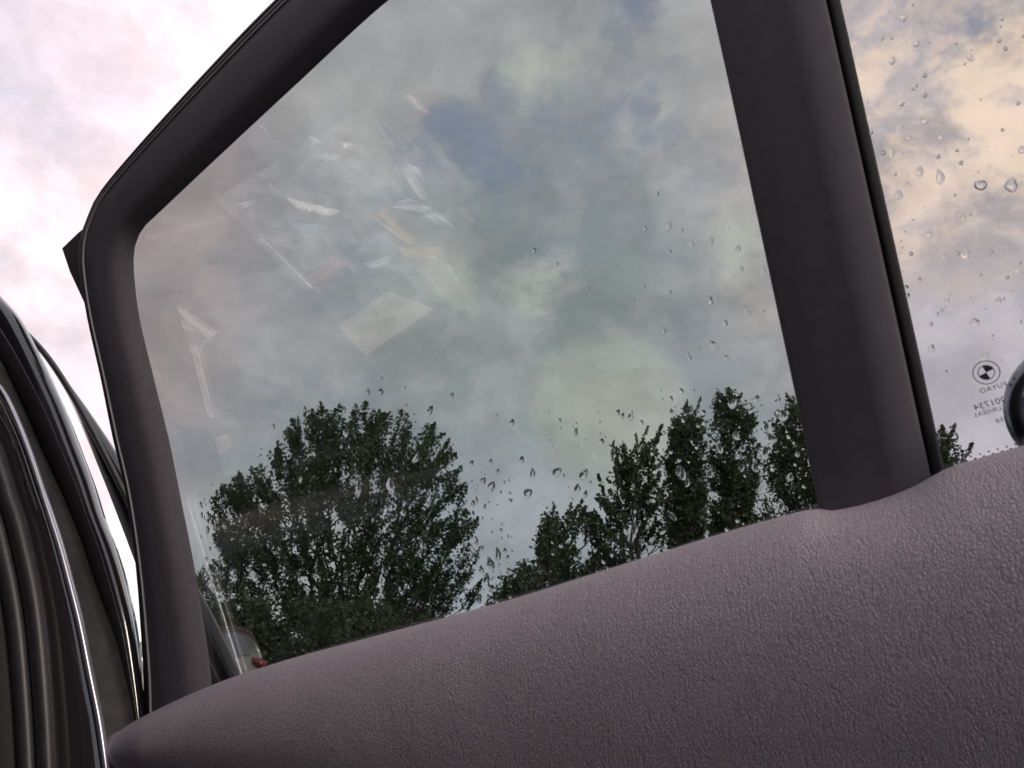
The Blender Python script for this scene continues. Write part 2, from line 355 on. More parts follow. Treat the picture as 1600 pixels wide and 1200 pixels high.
for i, c in enumerate(rim):
    u = i / (len(rim) - 1)
    x = min(1, max(0, (.86 - c[0]) / .62))                     # 0 at the far tip, 1 at mid panel
    kt = .09 + .91 * x ** 1.05; kn = .25 + .75 * min(1, x * 3.2) ** .6
    if i == 0: kn *= .3; kt *= .3
    if i: tot += np.linalg.norm(rim[i] - rim[i - 1])
    ln_ = 0; rr = []; ur = []
    for j, (o, t) in enumerate(prof):
        if j: ln_ += math.hypot(o - prof[j - 1][0], t - prof[j - 1][1])
        # the top follows the rim: it keeps to the door plane at the back
        fd = min(1, max(0, (-t - .002) / .03)) * min(1, max(0, .75 - c[0]) / .15) if o > 0 else 0
        cc_ = c * (1 - fd) + rim_s[i] * fd
        rr.append(PT(cc_[0], cc_[1] + t * (kt if t < -.02 else max(kt, .5 * min(1, x / .12))), .02 + o * (kn * (.25 + .75 * min(1, x / .14)) if o > 0 else .3 + .7 * min(1, x / .1))))
        ur.append((tot, ln_))
    rows.append(rr); uvr.append(ur)
vs, fs = loft(rows, closed=False)
n = len(prof); fs.append(tuple(range(n))); 
panel = mesh('door_panel', vs, fs, m_leather, RD)
uvl = panel.data.uv_layers.new(name='UVMap'); flat_uv = [q for r in uvr for q in r]
for lp in panel.data.loops: uvl.data[lp.index].uv = flat_uv[lp.vertex_index]
# weather strip between glass and panel
mesh('belt_seal', *tube([PT(c[0], c[1] - .014, -.026) for c in rim], .006, 8), m_rubber, RD)

# printed emblem, lettering and dots on the quarter glass
SO = GO + .0006
def qpt(u, v): return st(on(u, v, SO))
ec = qpt(1541, 582); EX = (qpt(1562, 576) - ec); er = np.linalg.norm(EX); EX /= er; EY = np.array([EX[1], -EX[0]])
if EY[1] < 0: EY = -EY
def ePT(x, y): return PT(*(ec + EX * x + EY * y), SO)
def ring(r0, r1, n=48): return [ePT(r * math.cos(2 * math.pi * i / n), r * math.sin(2 * math.pi * i / n)) for r in (r0, r1) for i in range(n)], [(i, (i + 1) % n, (i + 1) % n + n, i + n) for i in range(n)]
def wedge(r, a0, a1, n=12):
    return [ePT(0, 0)] + [ePT(r * math.cos(R(a0 + (a1 - a0) * i / n)), r * math.sin(R(a0 + (a1 - a0) * i / n))) for i in range(n + 1)], [(0, i + 1, i + 2) for i in range(n)]
em = joinm([ring(er * .93, er * 1.0), wedge(er * .56, 12, 102), wedge(er * .56, 192, 282)])
emo = mesh('emblem', *em, m_ink, RD, smooth=False); emo['label'] = 'round etched roundel emblem on the quarter glass'
mesh('emblem_ring', *ring(er * .56, er * .63), m_ink_soft, RD, smooth=False)
def lettering(body, px, size_px, ang, name='lettering', mat=m_ink, skip=None):
    """lettering printed on the glass to be read from outside, so it runs mirrored seen from here"""
    cu = bpy.data.curves.new('t', 'FONT'); cu.body = body; cu.size = 1; cu.align_x = 'CENTER'; cu.align_y = 'CENTER'; cu.space_character = 1.12
    to = bpy.data.objects.new('t', cu); me = bpy.data.meshes.new_from_object(to)
    c = qpt(*px); q = qpt(px[0] + math.cos(R(ang)) * 10, px[1] - math.sin(R(ang)) * 10) - c
    sc = np.linalg.norm(q) / 10 * size_px; X = q / np.linalg.norm(q); Y = np.array([-X[1], X[0]]); Y = Y if Y[1] > 0 else -Y
    vs = [PT(*(c + (-X * v.co.x + Y * v.co.y) * sc), SO) for v in me.vertices]; fs = [tuple(p.vertices) for p in me.polygons]
    bpy.data.objects.remove(to); bpy.data.curves.remove(cu); bpy.data.meshes.remove(me)
    return mesh(name, vs, fs, mat, RD, smooth=False)
lettering('FUYAO', (1552, 606), 12.5, 16)
lettering('43R-001734', (1563, 626), 16, 16)
lettering('SECURISEAS', (1553, 641), 11, 16)
lettering('VERTEB', (1575, 653), 11, 16)
# row of dots above the panel edge on the quarter glass
dots = []
for i in range(14):
    for r_, (dy, rad) in enumerate(((-2, .0009), (-8, .0006))):
        u = 1496 + i * 14 + r_ * 7; v = 727 - (u - 1496) * .272 + dy; c = qpt(u, v)
        dots.append(([PT(*(c + rad * np.array([math.cos(a), math.sin(a)])), SO) for a in np.linspace(0, 2 * math.pi, 10, endpoint=False)], [tuple(range(10))]))
mesh('frit_dots', *joinm(dots), m_ink_soft, RD, smooth=False)

# ------------------------------------------------------------------ door pillar of the body, left of the open door
def strip(name, Lp, Rp, Y, prof, mat, parent, n=60, dY=0.0):
    """strip between two photo outlines; prof: (fraction across, metres towards the camera); Y: distance ahead"""
    a = spline(Lp, n); b = spline(Rp, n); rows = []
    for i in range(n):
        y = Y + dY * i / (n - 1)
        A, B = at_y(*a[i], y), at_y(*b[i], y)
        rows.append([A + (B - A) * f + V((.35, -.93, 0)) * o for f, o in prof])
    return mesh(name, *loft(rows), mat, parent)
def bulge(h, n=9, back=.03, a=0., b=1.):
    return [(a + (b - a) * i / (n - 1), h * math.sin(math.pi * i / (n - 1)) ** .7) for i in range(n)] + [(b, -back), (a, -back)]
E1 = [(-140, 300), (-60, 390), (0, 458), (28, 490), (50, 530), (73, 577), (100, 637), (123, 697), (143, 750), (160, 805), (177, 848), (193, 900), (208, 966), (218, 1040), (226, 1130), (230, 1230)]
E2 = [(-230, 330), (-120, 420), (-55, 480), (-22, 530), (5, 580), (30, 632), (55, 690), (75, 735), (95, 780), (117, 835), (135, 890), (152, 940), (170, 990), (186, 1050), (203, 1130), (210, 1230)]
E3 = [(-260, 360), (-160, 440), (-90, 505), (-50, 545), (-18, 580), (8, 610), (32, 660), (52, 712), (68, 760), (84, 805), (100, 855), (116, 915), (131, 975), (146, 1050), (162, 1130), (176, 1230)]
E3b = [(u - 13 + (4 if v < 800 else 0), v + 2) for u, v in E3]
E4 = [(-330, 420), (-230, 500), (-150, 560), (-100, 590), (-60, 620), (-28, 650), (0, 690), (16, 735), (28, 775), (40, 810), (51, 855), (62, 905), (71, 960), (79, 1035), (86, 1130), (91, 1230)]
E5 = [(u - 33, v + 6) for u, v in E4]
E6 = [(u - 30, v + 8) for u, v in E5]
E7 = [(u - 46, v + 8) for u, v in E6]
PL = strip('door_pillar', E4, E3, .90, [(-.25, .0), (0., .004), (.5, .007), (.93, .002), (1., -.004), (1., -.03), (-.25, -.03)], m_piano, CAR)
PL['label'] = 'glossy black door pillar with rubber seals and a bright edge'
strip('bright_edge', E3b, E3, .893, bulge(.006, 7, .012), m_bright, PL)
strip('dusty_flange', E3, E2, .925, [(0, .012), (.1, .010), (.4, .001), (.7, -.004), (1.12, -.016), (1.12, -.05), (0, -.05)], m_dusty, PL)
strip('black_cover', E2, E1, .95, [(0, -.012), (.2, .002), (.45, .008), (.62, .009), (.8, .005), (.93, -.003), (1., -.014), (1., -.05), (0, -.05)], m_black, PL)
strip('rubber_seal', E5, E4, .885, bulge(.011, 11, .02, .02, 1.), m_seal, PL)
strip('rubber_seal', E6, E5, .887, bulge(.009, 9, .02, .0, 1.03), m_seal, PL)
strip('inner_trim', E7, E6, .89, bulge(.004, 7, .03), m_fabric, PL)
# seams across the glossy cover
for f0 in (.30, .62):
    a = spline(E4, 60); b = spline(E3, 60)
    pth = [at_y(*(a[i] + (b[i] - a[i]) * (f0 + .18)), .888) for i in range(60)]
    mesh('seam', *tube(pth[:34], .0007, 5), m_ink, PL)

# front door standing open beyond: its rear window frame shows past the rear door
D1 = [(-60, 440), (10, 490), (72, 553), (133, 633), (182, 706), (250, 815), (318, 932), (352, 1000), (386, 1064), (430, 1160)]
D0 = [(-40, 450), (20, 505), (77, 565), (123, 657), (172, 775), (222, 905), (268, 1000), (290, 1040), (310, 1085), (340, 1170)]
D1 = spline(D1, 12); D0 = spline(D0, 12)
FD = strip('front_door', D0, D1, 1.32, [(0, 0), (.3, .012), (.6, .018), (.9, .01), (1., 0), (1., -.04), (0, -.04)], m_black, CAR)
FD['label'] = 'black frame of the front door behind the pillar'
mid1 = [(a * .55 + b * .45) for a, b in zip(D0, D1)]
strip('frame_seal', [m_ - np.array([5, 0]) for m_ in mid1], [m_ + np.array([7, 0]) for m_ in mid1], 1.30, bulge(.010, 7, .01), m_rubber, FD)

# ------------------------------------------------------------------ rest of the car: body side, roof, seats (left of the picture)
BODY = Matrix.Translation((-.47, .97, 0)) @ Matrix.Rotation(R(25), 4, 'Z') @ Matrix.Translation((.60, -.98, 0))
mesh0 = mesh
def mesh(name, vs, fs, mat, parent=None, smooth=True):       # built square to the axes, turned to how the car stands
    return mesh0(name, [BODY @ V(v) for v in vs], fs, mat, parent, smooth)
m_head = M('headliner', (.05, .046, .045), .95, bump=(900, .0005))
m_glassdark = M('privacy_glass', (.01, .011, .012), .08, coat=1.)
# roof: curved slab, unseen; edge set in to light the package, raised to darken reflections
rows = []
for y in np.linspace(-2.4, 1.15, 20):
    drop = .05 * max(0, (abs(y + .3) - .9) / 1.2) ** 2
    xsn = np.linspace(-1.0, -2.08, 11)
    topr = [V((x, y, 1.90 - drop - .06 * ((x + 1.5) / .58) ** 2)) for x in xsn]
    rows.append(topr + [p - V((0, 0, .035)) for p in reversed(topr)])
mesh('roof', *loft(rows), m_paint, CAR)
bevel(mesh('roof_lining', *box(-2.02, -1.04, -2.3, 1.1, 1.76, 1.772), m_head, CAR, smooth=False), .004)
bevel(mesh('roof_lining', *box(-2.04, -1.36, 1.1005, 2.5, 1.76, 1.772), m_head, CAR, smooth=False), .004)  # unseen front piece, added to block bright sky from the window reflection
bevel(mesh('floor_pan', *box(-2.3, -.72, -1.2, 2.4, .26, .34), m_fabric, CAR, smooth=False), .02)
sill = [(-.72, .28), (-.66, .25), (-.60, .29), (-.60, .40), (-.66, .45), (-.74, .44)]
mesh('sill', *loft([[V((x, y, z)) for x, z in sill] for y in np.linspace(-.25, 2.2, 6)]), m_paint, CAR)
# right rear quarter, behind the door opening, with its wheel arch
rows = []
for y in np.linspace(-.30, -1.75, 12):
    kx = .06 * ((y + .3) / 1.45) ** 2
    arch = .34 + .38 * math.sqrt(max(0, 1 - ((y + .85) / .42) ** 2))
    rows.append([V((-.66 - kx, y, arch)), V((-.60 - kx, y, arch + .03)), V((-.58 - kx, y, max(.8, arch + .1))), V((-.62 - kx, y, .98)), V((-.70 - kx, y, 1.04)), V((-.80 - kx, y, 1.02)), V((-.80 - kx, y, arch))])
mesh('rear_quarter', *loft(rows), m_paint, CAR)
rows = [[V((x, y, z)) for x, y, z in ((-.70 - q * .24, -.28 - .55 * q, 1.03 + q * .79), (-.74 - q * .24, -.28 - .55 * q, 1.03 + q * .79), (-.76 - q * .24, -.62 - .62 * q, 1.03 + q * .77), (-.72 - q * .24, -.62 - .62 * q, 1.03 + q * .77))] for q in np.linspace(0, 1, 8)]
mesh('rear_pillar', *loft(rows), m_paint, CAR)
def wheel(x, y, parent):
    c = []
    for r0, r1, w0, w1, mt, nm in ((.23, .345, -.11, .11, m_rubber, 'tyre'), (.0, .23, -.06, .10, m_bright, 'rim')):
        pr = [(r0, w0), (r1 * .96, w0), (r1, w0 * .7), (r1, w1 * .7), (r1 * .96, w1), (max(r0, .02), w1)]
        rows = [[V((x + w, y + r * math.cos(a), .345 + r * math.sin(a))) for r, w in pr] for a in np.linspace(0, 2 * math.pi, 33)]
        vs, fs = loft(rows, caps=False)
        c.append((nm, vs, fs, mt))
    wt = mesh('wheel', c[0][1], c[0][2], c[0][3], parent); mesh('rim', c[1][1], c[1][2], c[1][3], wt); return wt
wheel(-.76, -.85, CAR)
rows = [[V((x, -1.75 - .55 * 0 - .25, .4)), V((x, -2.10, .95)), V((x, -2.33, 1.74)), V((x, -2.29, 1.74)), V((x, -2.05, .95)), V((x, -1.95, .4))] for x in np.linspace(-.74, -2.36, 8)]
mesh('rear_closing_panel', *loft(rows), m_glassdark, CAR)  # added unseen panel, shuts a bright strip out of the quarter glass reflection
# far side of the body with its dark windows
rows = [[V((-2.42 + .0 * y, y, .3)), V((-2.46, y, .7)), V((-2.40, y, 1.0)), V((-2.34, y, 1.0)), V((-2.36, y, .3))] for y in np.linspace(-2.4, 2.6, 8)]
mesh('far_body_side', *loft(rows), m_paint, CAR)
rows = [[V((-2.38, y, 1.0)), V((-2.06, y, 1.81)), V((-2.04, y, 1.80)), V((-2.36, y, 1.0))] for y in np.linspace(-2.3, 2.5, 8)]
mesh('far_windows', *loft(rows), m_glassdark, CAR)  # opaque and run forward out of view, keeping sky out of the reflection
# seats
def pad(cx, cy, cz, sx, sy, sz, tilt, name, parent, mat=m_fabric, n=14):
    vs = []; fs = []; rows = []
    for i in range(n + 1):
        a = math.pi * (i / n - .5); ring_ = []
        for j in range(24):
            b = 2 * math.pi * j / 24
            sg = lambda q, e: math.copysign(abs(q) ** e, q)
            x = sx * sg(math.cos(a), .4) * sg(math.cos(b), .4); y = sy * sg(math.cos(a), .4) * sg(math.sin(b), .4); z = sz * sg(math.sin(a), .4)
            y2 = y * math.cos(tilt) - z * math.sin(tilt); z2 = y * math.sin(tilt) + z * math.cos(tilt)
            ring_.append(V((cx + x, cy + y2, cz + z2)))
        rows.append(ring_)
    return mesh(name, *loft(rows), mat, parent)
FS = pad(-1.12, .80, .62, .26, .28, .09, R(4), 'front_seat', CAR)
pad(-1.12, .50, .98, .25, .08, .34, R(14), 'backrest', FS); pad(-1.12, .40, 1.42, .14, .055, .10, R(8), 'headrest', FS)
RS = pad(-1.55, -.42, .60, .62, .28, .10, R(4), 'rear_seat', CAR)
pad(-1.55, -.78, .98, .62, .09, .36, R(16), 'backrest', RS)

mesh = mesh0

# ------------------------------------------------------------------ things inside the car that show as reflections in the window
def refl(u, v, X):
    P = on(u, v, GO); r = ray(u, v); r = r - NN * (2 * r.dot(NN)); return P + r * ((X - P.x) / r.x)
def film_mat(name, col, rough, alpha):
    m = bpy.data.materials.new(name); m.use_nodes = True; t = m.node_tree; b = t.nodes['Principled BSDF']
    b.inputs['Base Color'].default_value = (*col, 1); b.inputs['Roughness'].default_value = rough; b.inputs['Alpha'].default_value = alpha
    b.inputs['Coat Weight'].default_value = 1.; b.inputs['Specular IOR Level'].default_value = 1.; return m
m_film = film_mat('clear_plastic_film', (.85, .87, .9), .12, .22)
m_glint = M('glint_white', (.92, .92, .95), .3, coat=1.)  # white base colour stands in for glints on the crumpled plastic
m_card = M('beige_card', (.72, .62, .46), .8, var=(40, .1)); m_red = M('red_print', (.60, .27, .25), .6); m_orange = M('orange_ribbon', (.72, .48, .24), .6)
m_bluep = M('pale_blue_print', (.30, .38, .62), .6)
XB = -.645
def patch(name, quad, mat, parent, X=XB, nx=6, ny=6, amp=.006, seed=0, th=.0015):
    """crumpled sheet whose reflection fills a quad of the window"""
    rg = np.random.default_rng(seed); q = [np.array(p, float) for p in quad]; hz = rg.normal(0, amp, (ny + 1, nx + 1)); vs = []
    for lay in (0, 1):
        for j in range(ny + 1):
            for i in range(nx + 1):
                a, b = i / nx, j / ny; p = (q[0] * (1 - a) + q[1] * a) * (1 - b) + (q[3] * (1 - a) + q[2] * a) * b
                vs.append(refl(p[0], p[1], X + hz[j, i]) - V((th * lay, 0, 0)))
    w = nx + 1; o = w * (ny + 1); fs = []
    for j in range(ny):
        for i in range(nx):
            a = j * w + i; fs += [(a, a + 1, a + 1 + w, a + w), (a + o, a + w + o, a + 1 + w + o, a + 1 + o)]
    rim_ = [i for i in range(w)] + [j * w + nx for j in range(1, ny + 1)] + [ny * w + i for i in range(nx - 1, -1, -1)] + [j * w for j in range(ny - 1, 0, -1)]
    for i in range(len(rim_)): a, b = rim_[i], rim_[(i + 1) % len(rim_)]; fs.append((a, b, b + o, a + o))
    return mesh(name, vs, fs, mat, parent, smooth=False)
BG = empty('plastic_wrapped_package', refl(560, 540, XB)); bpy.context.view_layer.update()
tag(BG, 'crumpled clear plastic wrapping with beige card, mirrored in the open door window', 'package')
patch('plastic_film', [(335, 310), (575, 165), (745, 420), (560, 540)], m_film, BG, XB - .01, 16, 16, .010, 1)
patch('card', [(527, 508), (605, 455), (678, 482), (570, 556)], m_card, BG, XB + .004, 3, 3, .002, 2)
patch('red_print', [(478, 432), (520, 400), (545, 412), (495, 460)], m_red, BG, XB + .003, 3, 3, .003, 3)
patch('orange_ribbon', [(575, 335), (600, 328), (648, 375), (640, 385)], m_orange, BG, XB + .006, 4, 2, .003, 4)
patch('orange_ribbon', [(620, 385), (690, 385), (685, 405), (630, 400)], m_orange, BG, XB + .005, 4, 2, .004, 5)
patch('blue_print', [(430, 345), (500, 350), (490, 372), (425, 362)], m_bluep, BG, XB + .002, 4, 2, .004, 6)
patch('blue_print', [(555, 380), (605, 360), (615, 385), (560, 395)], m_bluep, BG, XB + .002, 4, 2, .004, 7)
patch('red_print', [(632, 148), (650, 150), (672, 175), (664, 180)], m_red, BG, XB + .004, 3, 2, .002, 8)
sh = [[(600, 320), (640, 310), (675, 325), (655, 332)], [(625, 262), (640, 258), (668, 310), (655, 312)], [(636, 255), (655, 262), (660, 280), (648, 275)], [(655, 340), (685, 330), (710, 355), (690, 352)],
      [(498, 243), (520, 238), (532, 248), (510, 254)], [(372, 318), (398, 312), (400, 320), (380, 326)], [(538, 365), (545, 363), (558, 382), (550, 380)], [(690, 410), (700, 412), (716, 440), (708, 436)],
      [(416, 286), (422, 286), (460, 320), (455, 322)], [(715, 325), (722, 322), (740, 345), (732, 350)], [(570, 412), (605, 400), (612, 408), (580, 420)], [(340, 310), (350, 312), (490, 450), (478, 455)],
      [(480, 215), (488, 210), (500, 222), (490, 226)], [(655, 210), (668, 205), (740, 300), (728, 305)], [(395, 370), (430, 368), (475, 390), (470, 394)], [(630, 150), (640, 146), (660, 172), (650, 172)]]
for i, q in enumerate(sh): patch('white_glint', q, m_glint if i not in (11, 13, 14) else m_film, BG, XB + .008, 4, 3, .003, 20 + i)  # small white pieces laid on as the glints of the wrapping
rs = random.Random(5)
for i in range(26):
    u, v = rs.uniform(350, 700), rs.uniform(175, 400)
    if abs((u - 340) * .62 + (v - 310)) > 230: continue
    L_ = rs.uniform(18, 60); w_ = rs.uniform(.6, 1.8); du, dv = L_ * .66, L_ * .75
    patch('glint_streak', [(u, v), (u + w_, v - w_ * .6), (u + du + w_ * .4, v + dv), (u + du, v + dv + 1)], m_film if i % 3 else m_glint, BG, XB + .010, 2, 4, .002, 60 + i)  # thin pale slivers added as long streak glints
# pale strap with a tag, hanging near the pillar
m_strap = M('pale_strap', (.8, .78, .77), .6); XS = -.64
TG = empty('hanging_strap', refl(362, 735, XS)); bpy.context.view_layer.update()
tag(TG, 'pale folded strap with small beige tag, mirrored in the door window beside its frame', 'strap')
patch('strap', [(277, 476), (341, 518), (330, 528), (285, 512)], m_strap, TG, XS, 4, 3, .003, 41)
patch('strap_fold', [(285, 511), (330, 527), (316, 545), (306, 570)], m_strap, TG, XS - .02, 4, 3, .003, 42)
patch('strap', [(301, 555), (312, 552), (336, 655), (324, 650)], m_strap, TG, XS + .004, 2, 8, .002, 43)
patch('tag', [(335, 684), (354, 677), (364, 698), (342, 711)], m_card, TG, XS + .006, 2, 2, .001, 44)
patch('strap', [(342, 712), (366, 697), (382, 735), (352, 745)], m_film, TG, XS, 3, 3, .002, 45)

# ------------------------------------------------------------------ round dark disc at the quarter glass
m_disc = M('dark_mirror_disc', (.30, .33, .40), .16, metal=1.)
dc = st(on(1704, 636, GO + .012)); dr = np.linalg.norm(st(on(1704, 521, GO + .012)) - dc)
DC = empty('round_disc', PT(*dc, GO)); bpy.context.view_layer.update()
tag(DC, 'round dark shiny disc at the quarter glass beside the etched emblem', 'disc')
rows = []
for f, o in ((0, .034), (.3, .0325), (.6, .027), (.85, .0175), (.97, .010), (1., .006), (1., .001), (.9, .0008), (0, .0008)):
    rows.append([PT(*(dc + dr * max(f, .004) * np.array([math.cos(a), math.sin(a)])), GO + o) for a in np.linspace(0, 2 * math.pi, 48, endpoint=False)])
mesh('face', *loft(rows[:6]), m_disc, DC); mesh('backing', *loft(rows[5:]), m_rubber, DC)

# ------------------------------------------------------------------ raindrops on the outside of the panes
def drop_mesh(name, seed):
    rg = np.random.default_rng(seed); rows = []; nr, na = 7, 18
    wob = [1 + .10 * math.sin(2 * a + rg.uniform(0, 6)) + .06 * math.sin(3 * a + rg.uniform(0, 6)) for a in (0,)]
    p2, p3 = rg.uniform(0, 6.28, 2); el = rg.uniform(1.1, 1.7)
    for i in range(nr + 1):
        f = math.sin(math.pi / 2 * (1 - i / nr)); h = .30 * (1 - f ** 2.2)
        ring_ = []
        for j in range(na):
            a = 2 * math.pi * j / na; w = 1 + .10 * math.cos(2 * a + p2) + .07 * math.cos(3 * a + p3)
            x = max(f, .01) * w * math.cos(a); y = max(f, .01) * w * math.sin(a) * el
            if y > 0: x *= 1 - .35 * min(1, y / el)
            ring_.append(V((x, y, h)))
        rows.append(ring_)
    vs, fs = loft(rows)
    me = bpy.data.meshes.new(name); me.from_pydata([tuple(v) for v in vs], [], fs)
    me.polygons.foreach_set('use_smooth', [len(p.vertices) == 4 for p in me.polygons]); me.materials.append(m_water); me.update(); return me
DM = [drop_mesh('raindrop', i) for i in range(8)]
drops = []                                              # (u, v, size px, on quarter glass)
big = [(1532, 289, 18), (1580, 289, 18), (1469, 276, 10), (1437, 268, 8), (1523, 503, 9), (1538, 558, 8), (1393, 238, 7), (1597, 234, 8), (1404, 304, 8), (1446, 189, 7), (1432, 68, 7), (1412, 28, 7),
       (1394, 95, 7), (1508, 395, 10), (1475, 400, 7), (1452, 365, 7), (1505, 340, 7), (1455, 545, 8), (1516, 90, 6), (1560, 470, 7), (1590, 420, 7), (1480, 470, 6), (1420, 215, 6), (1470, 215, 6)]
drops += [(b[0], b[1], b[2] if b[2] > 12 else b[2] * 1.35, True) for b in big]
mb = [(1115, 540, 9), (1223, 650, 12), (1045, 353, 8), (1110, 377, 8), (1080, 381, 7), (1153, 389, 8), (1158, 420, 7), (1192, 423, 9), (1166, 486, 8), (1133, 505, 6), (1110, 470, 6), (1135, 560, 7), (595, 612, 6), (672, 641, 6), (575, 612, 4), (706, 618, 4),
      (912, 741, 10), (902, 763, 9), (825, 771, 10), (870, 738, 9), (832, 740, 7), (815, 718, 6), (766, 880, 9), (778, 865, 7), (768, 760, 9), (755, 752, 7), (540, 676, 7), (610, 757, 10), (560, 763, 7), (1204, 685, 11), (1197, 668, 8), (1196, 706, 9),
      (1145, 630, 10), (1124, 700, 8), (1066, 740, 9), (1030, 730, 7), (992, 824, 9), (1150, 680, 8), (1175, 640, 7), (1120, 690, 7), (965, 645, 6), (985, 652, 7), (1060, 735, 8), (1180, 730, 8), (1235, 745, 8), (1220, 790, 7), (940, 690, 6), (800, 660, 6),
      (760, 905, 8), (752, 890, 6), (740, 870, 7), (748, 935, 8), (538, 640, 4), (650, 715, 7), (632, 785, 6), (660, 850, 7), (630, 800, 8), (600, 890, 7), (540, 740, 7), (480, 690, 6), (870, 412, 4), (835, 391, 4)]
drops += [(b[0], b[1], b[2] * 1.15, False) for b in mb]
def scatter(n, x0, x1, y0, y1, s0, s1, q, pw=1.5):
    for _ in range(n):
        drops.append((random.uniform(x0, x1), random.uniform(y0, y1), s0 + (s1 - s0) * random.random() ** pw, q))
scatter(95, 1020, 1262, 610, 840, 2.5, 8.5, False, 2); scatter(55, 850, 1040, 640, 880, 2, 7, False, 2); scatter(60, 735, 800, 720, 960, 1.8, 6, False, 2)
scatter(28, 470, 745, 630, 930, 2, 7, False, 2); scatter(45, 312, 350, 780, 905, 1.6, 4.5, False); scatter(40, 980, 1215, 300, 600, 1.5, 5, False, 2.5); scatter(20, 560, 1000, 400, 660, 1.2, 3, False, 2)
scatter(8, 380, 640, 640, 800, 1.5, 4, False, 2); scatter(120, 1350, 1640, 0, 620, 1.6, 6.5, True, 2.2)
small = []
for (u, v, sz, q) in drops:
    c = st(on(u, v, GO - GT)); e1 = st(on(u + 10, v, GO - GT)) - c; r = np.linalg.norm(e1) / 10 * sz * .55
    me = random.choice(DM); a = random.gauss(R(14), R(22))
    ax = E_ * math.cos(a) + UP * math.sin(a); ay = -E_ * math.sin(a) + UP * math.cos(a)
    st_ = random.uniform(.85, 1.25)
    mat = Matrix.Translation(PT(*c, GO - GT - .0002)) @ Matrix((ax * r, ay * r * st_, -NN * r * (1.9 if sz >= 17 else 1.25 if q else 1))).transposed().to_4x4()
    if sz >= 7:
        o = bpy.data.objects.new('raindrop', me); COL.objects.link(o); o.matrix_world = mat
        if q:
            lab = ('large dark-edged raindrop, one of a level pair on the quarter glass' if sz >= 17 else 'raindrop just above the etched emblem on the quarter glass' if (480 < v and u > 1500) else
                   'raindrop on the quarter glass against the warm lit clouds' if v < 320 else 'raindrop on the quarter glass below the warm lit clouds')
            tag(o, lab, 'raindrop', 'raindrops on the quarter glass')
        else:
            lab = ('raindrop on the door window in front of the broad round tree' if (u < 735 and v > 650) else 'raindrop on the door window between the round tree and the tree row' if (735 <= u < 850 and v > 650) else
                   'raindrop on the door window over the row of trees' if v > 600 else 'raindrop on the door window high against the clouds, near the dark bar' if u > 1000 else 'small raindrop on the door window against cloud')
            tag(o, lab, 'raindrop', 'raindrops on the door window')
    else: small.append(([mat @ w.co for w in me.vertices], [tuple(p.vertices) for p in me.polygons]))
vs, fs = joinm(small)
fine = mesh('fine_raindrops', vs, fs, m_water)
tag(fine, 'fine spatter of tiny raindrops over the window panes', 'raindrops', kind='stuff')

# ------------------------------------------------------------------ trees and shrubs
def leaf_mat(name, c0, c1):
    m = bpy.data.materials.new(name); m.use_nodes = True; t = m.node_tree; t.nodes.clear(); ln = t.links.new
    o = t.nodes.new('ShaderNodeOutputMaterial'); gi = t.nodes.new('ShaderNodeNewGeometry')
    cr = t.nodes.new('ShaderNodeValToRGB'); cr.color_ramp.elements[0].color = (*c0, 1); cr.color_ramp.elements[1].color = (*c1, 1)
    ln(gi.outputs['Random Per Island'], cr.inputs[0])
    di = t.nodes.new('ShaderNodeBsdfDiffuse'); tr = t.nodes.new('ShaderNodeBsdfTranslucent'); gl = t.nodes.new('ShaderNodeBsdfGlossy'); gl.inputs['Roughness'].default_value = .45
    for n_ in (di, tr): ln(cr.outputs[0], n_.inputs['Color'])
    m1 = t.nodes.new('ShaderNodeMixShader'); m1.inputs[0].default_value = .3; ln(di.outputs[0], m1.inputs[1]); ln(tr.outputs[0], m1.inputs[2])
    m2 = t.nodes.new('ShaderNodeMixShader'); m2.inputs[0].default_value = .035; ln(m1.outputs[0], m2.inputs[1]); ln(gl.outputs[0], m2.inputs[2])
    ln(m2.outputs[0], o.inputs[0]); return m
m_leafA = leaf_mat('leaf_dark_green', (.045, .07, .04), (.135, .175, .085))
m_leafB = leaf_mat('leaf_mid_green', (.05, .08, .045), (.15, .19, .095))
m_bark = M('bark', (.055, .045, .038), .9, var=(6, .3), bump=(14, .03))
def fast_quads(name, v, mat, parent):
    n = len(v) // 4; me = bpy.data.meshes.new(name)
    me.vertices.add(n * 4); me.vertices.foreach_set('co', np.ascontiguousarray(v, dtype=np.float32).ravel())
    me.loops.add(n * 4); me.loops.foreach_set('vertex_index', np.arange(n * 4, dtype=np.int32))
    me.polygons.add(n); me.polygons.foreach_set('loop_start', np.arange(0, n * 4, 4, dtype=np.int32)); me.polygons.foreach_set('loop_total', np.full(n, 4, dtype=np.int32))
    me.materials.append(mat); me.update(); me.validate()
    o = bpy.data.objects.new(name, me); COL.objects.link(o)
    o.parent = parent; return o
def inside(px, py, poly):
    c = np.zeros(len(px), bool); n = len(poly)
    for i in range(n):
        x0, y0 = poly[i]; x1, y1 = poly[(i + 1) % n]
        if y0 != y1: c ^= ((y0 > py) != (y1 > py)) & (px < (x1 - x0) * (py - y0) / (y1 - y0) + x0)
    return c
def spindles(cent, dirs, length, rad, per, size, rg):
    """leafy shoots: leaves along spindles from cent towards dirs"""
    n = len(cent); t = rg.beta(1.5, 1.2, (n, per)); prof = np.sin(np.pi * np.clip(t * .93 + .05, 0, 1)) ** .7
    off = rg.normal(0, 1, (n, per, 3)); off /= np.linalg.norm(off, axis=2)[..., None]; off *= (rg.random((n, per)) ** .5)[..., None]
    c = cent[:, None] + dirs[:, None] * (t * length[:, None])[..., None] + off * (prof * rad[:, None])[..., None]
    return leaf_quads(c.reshape(-1, 3), size, rg)
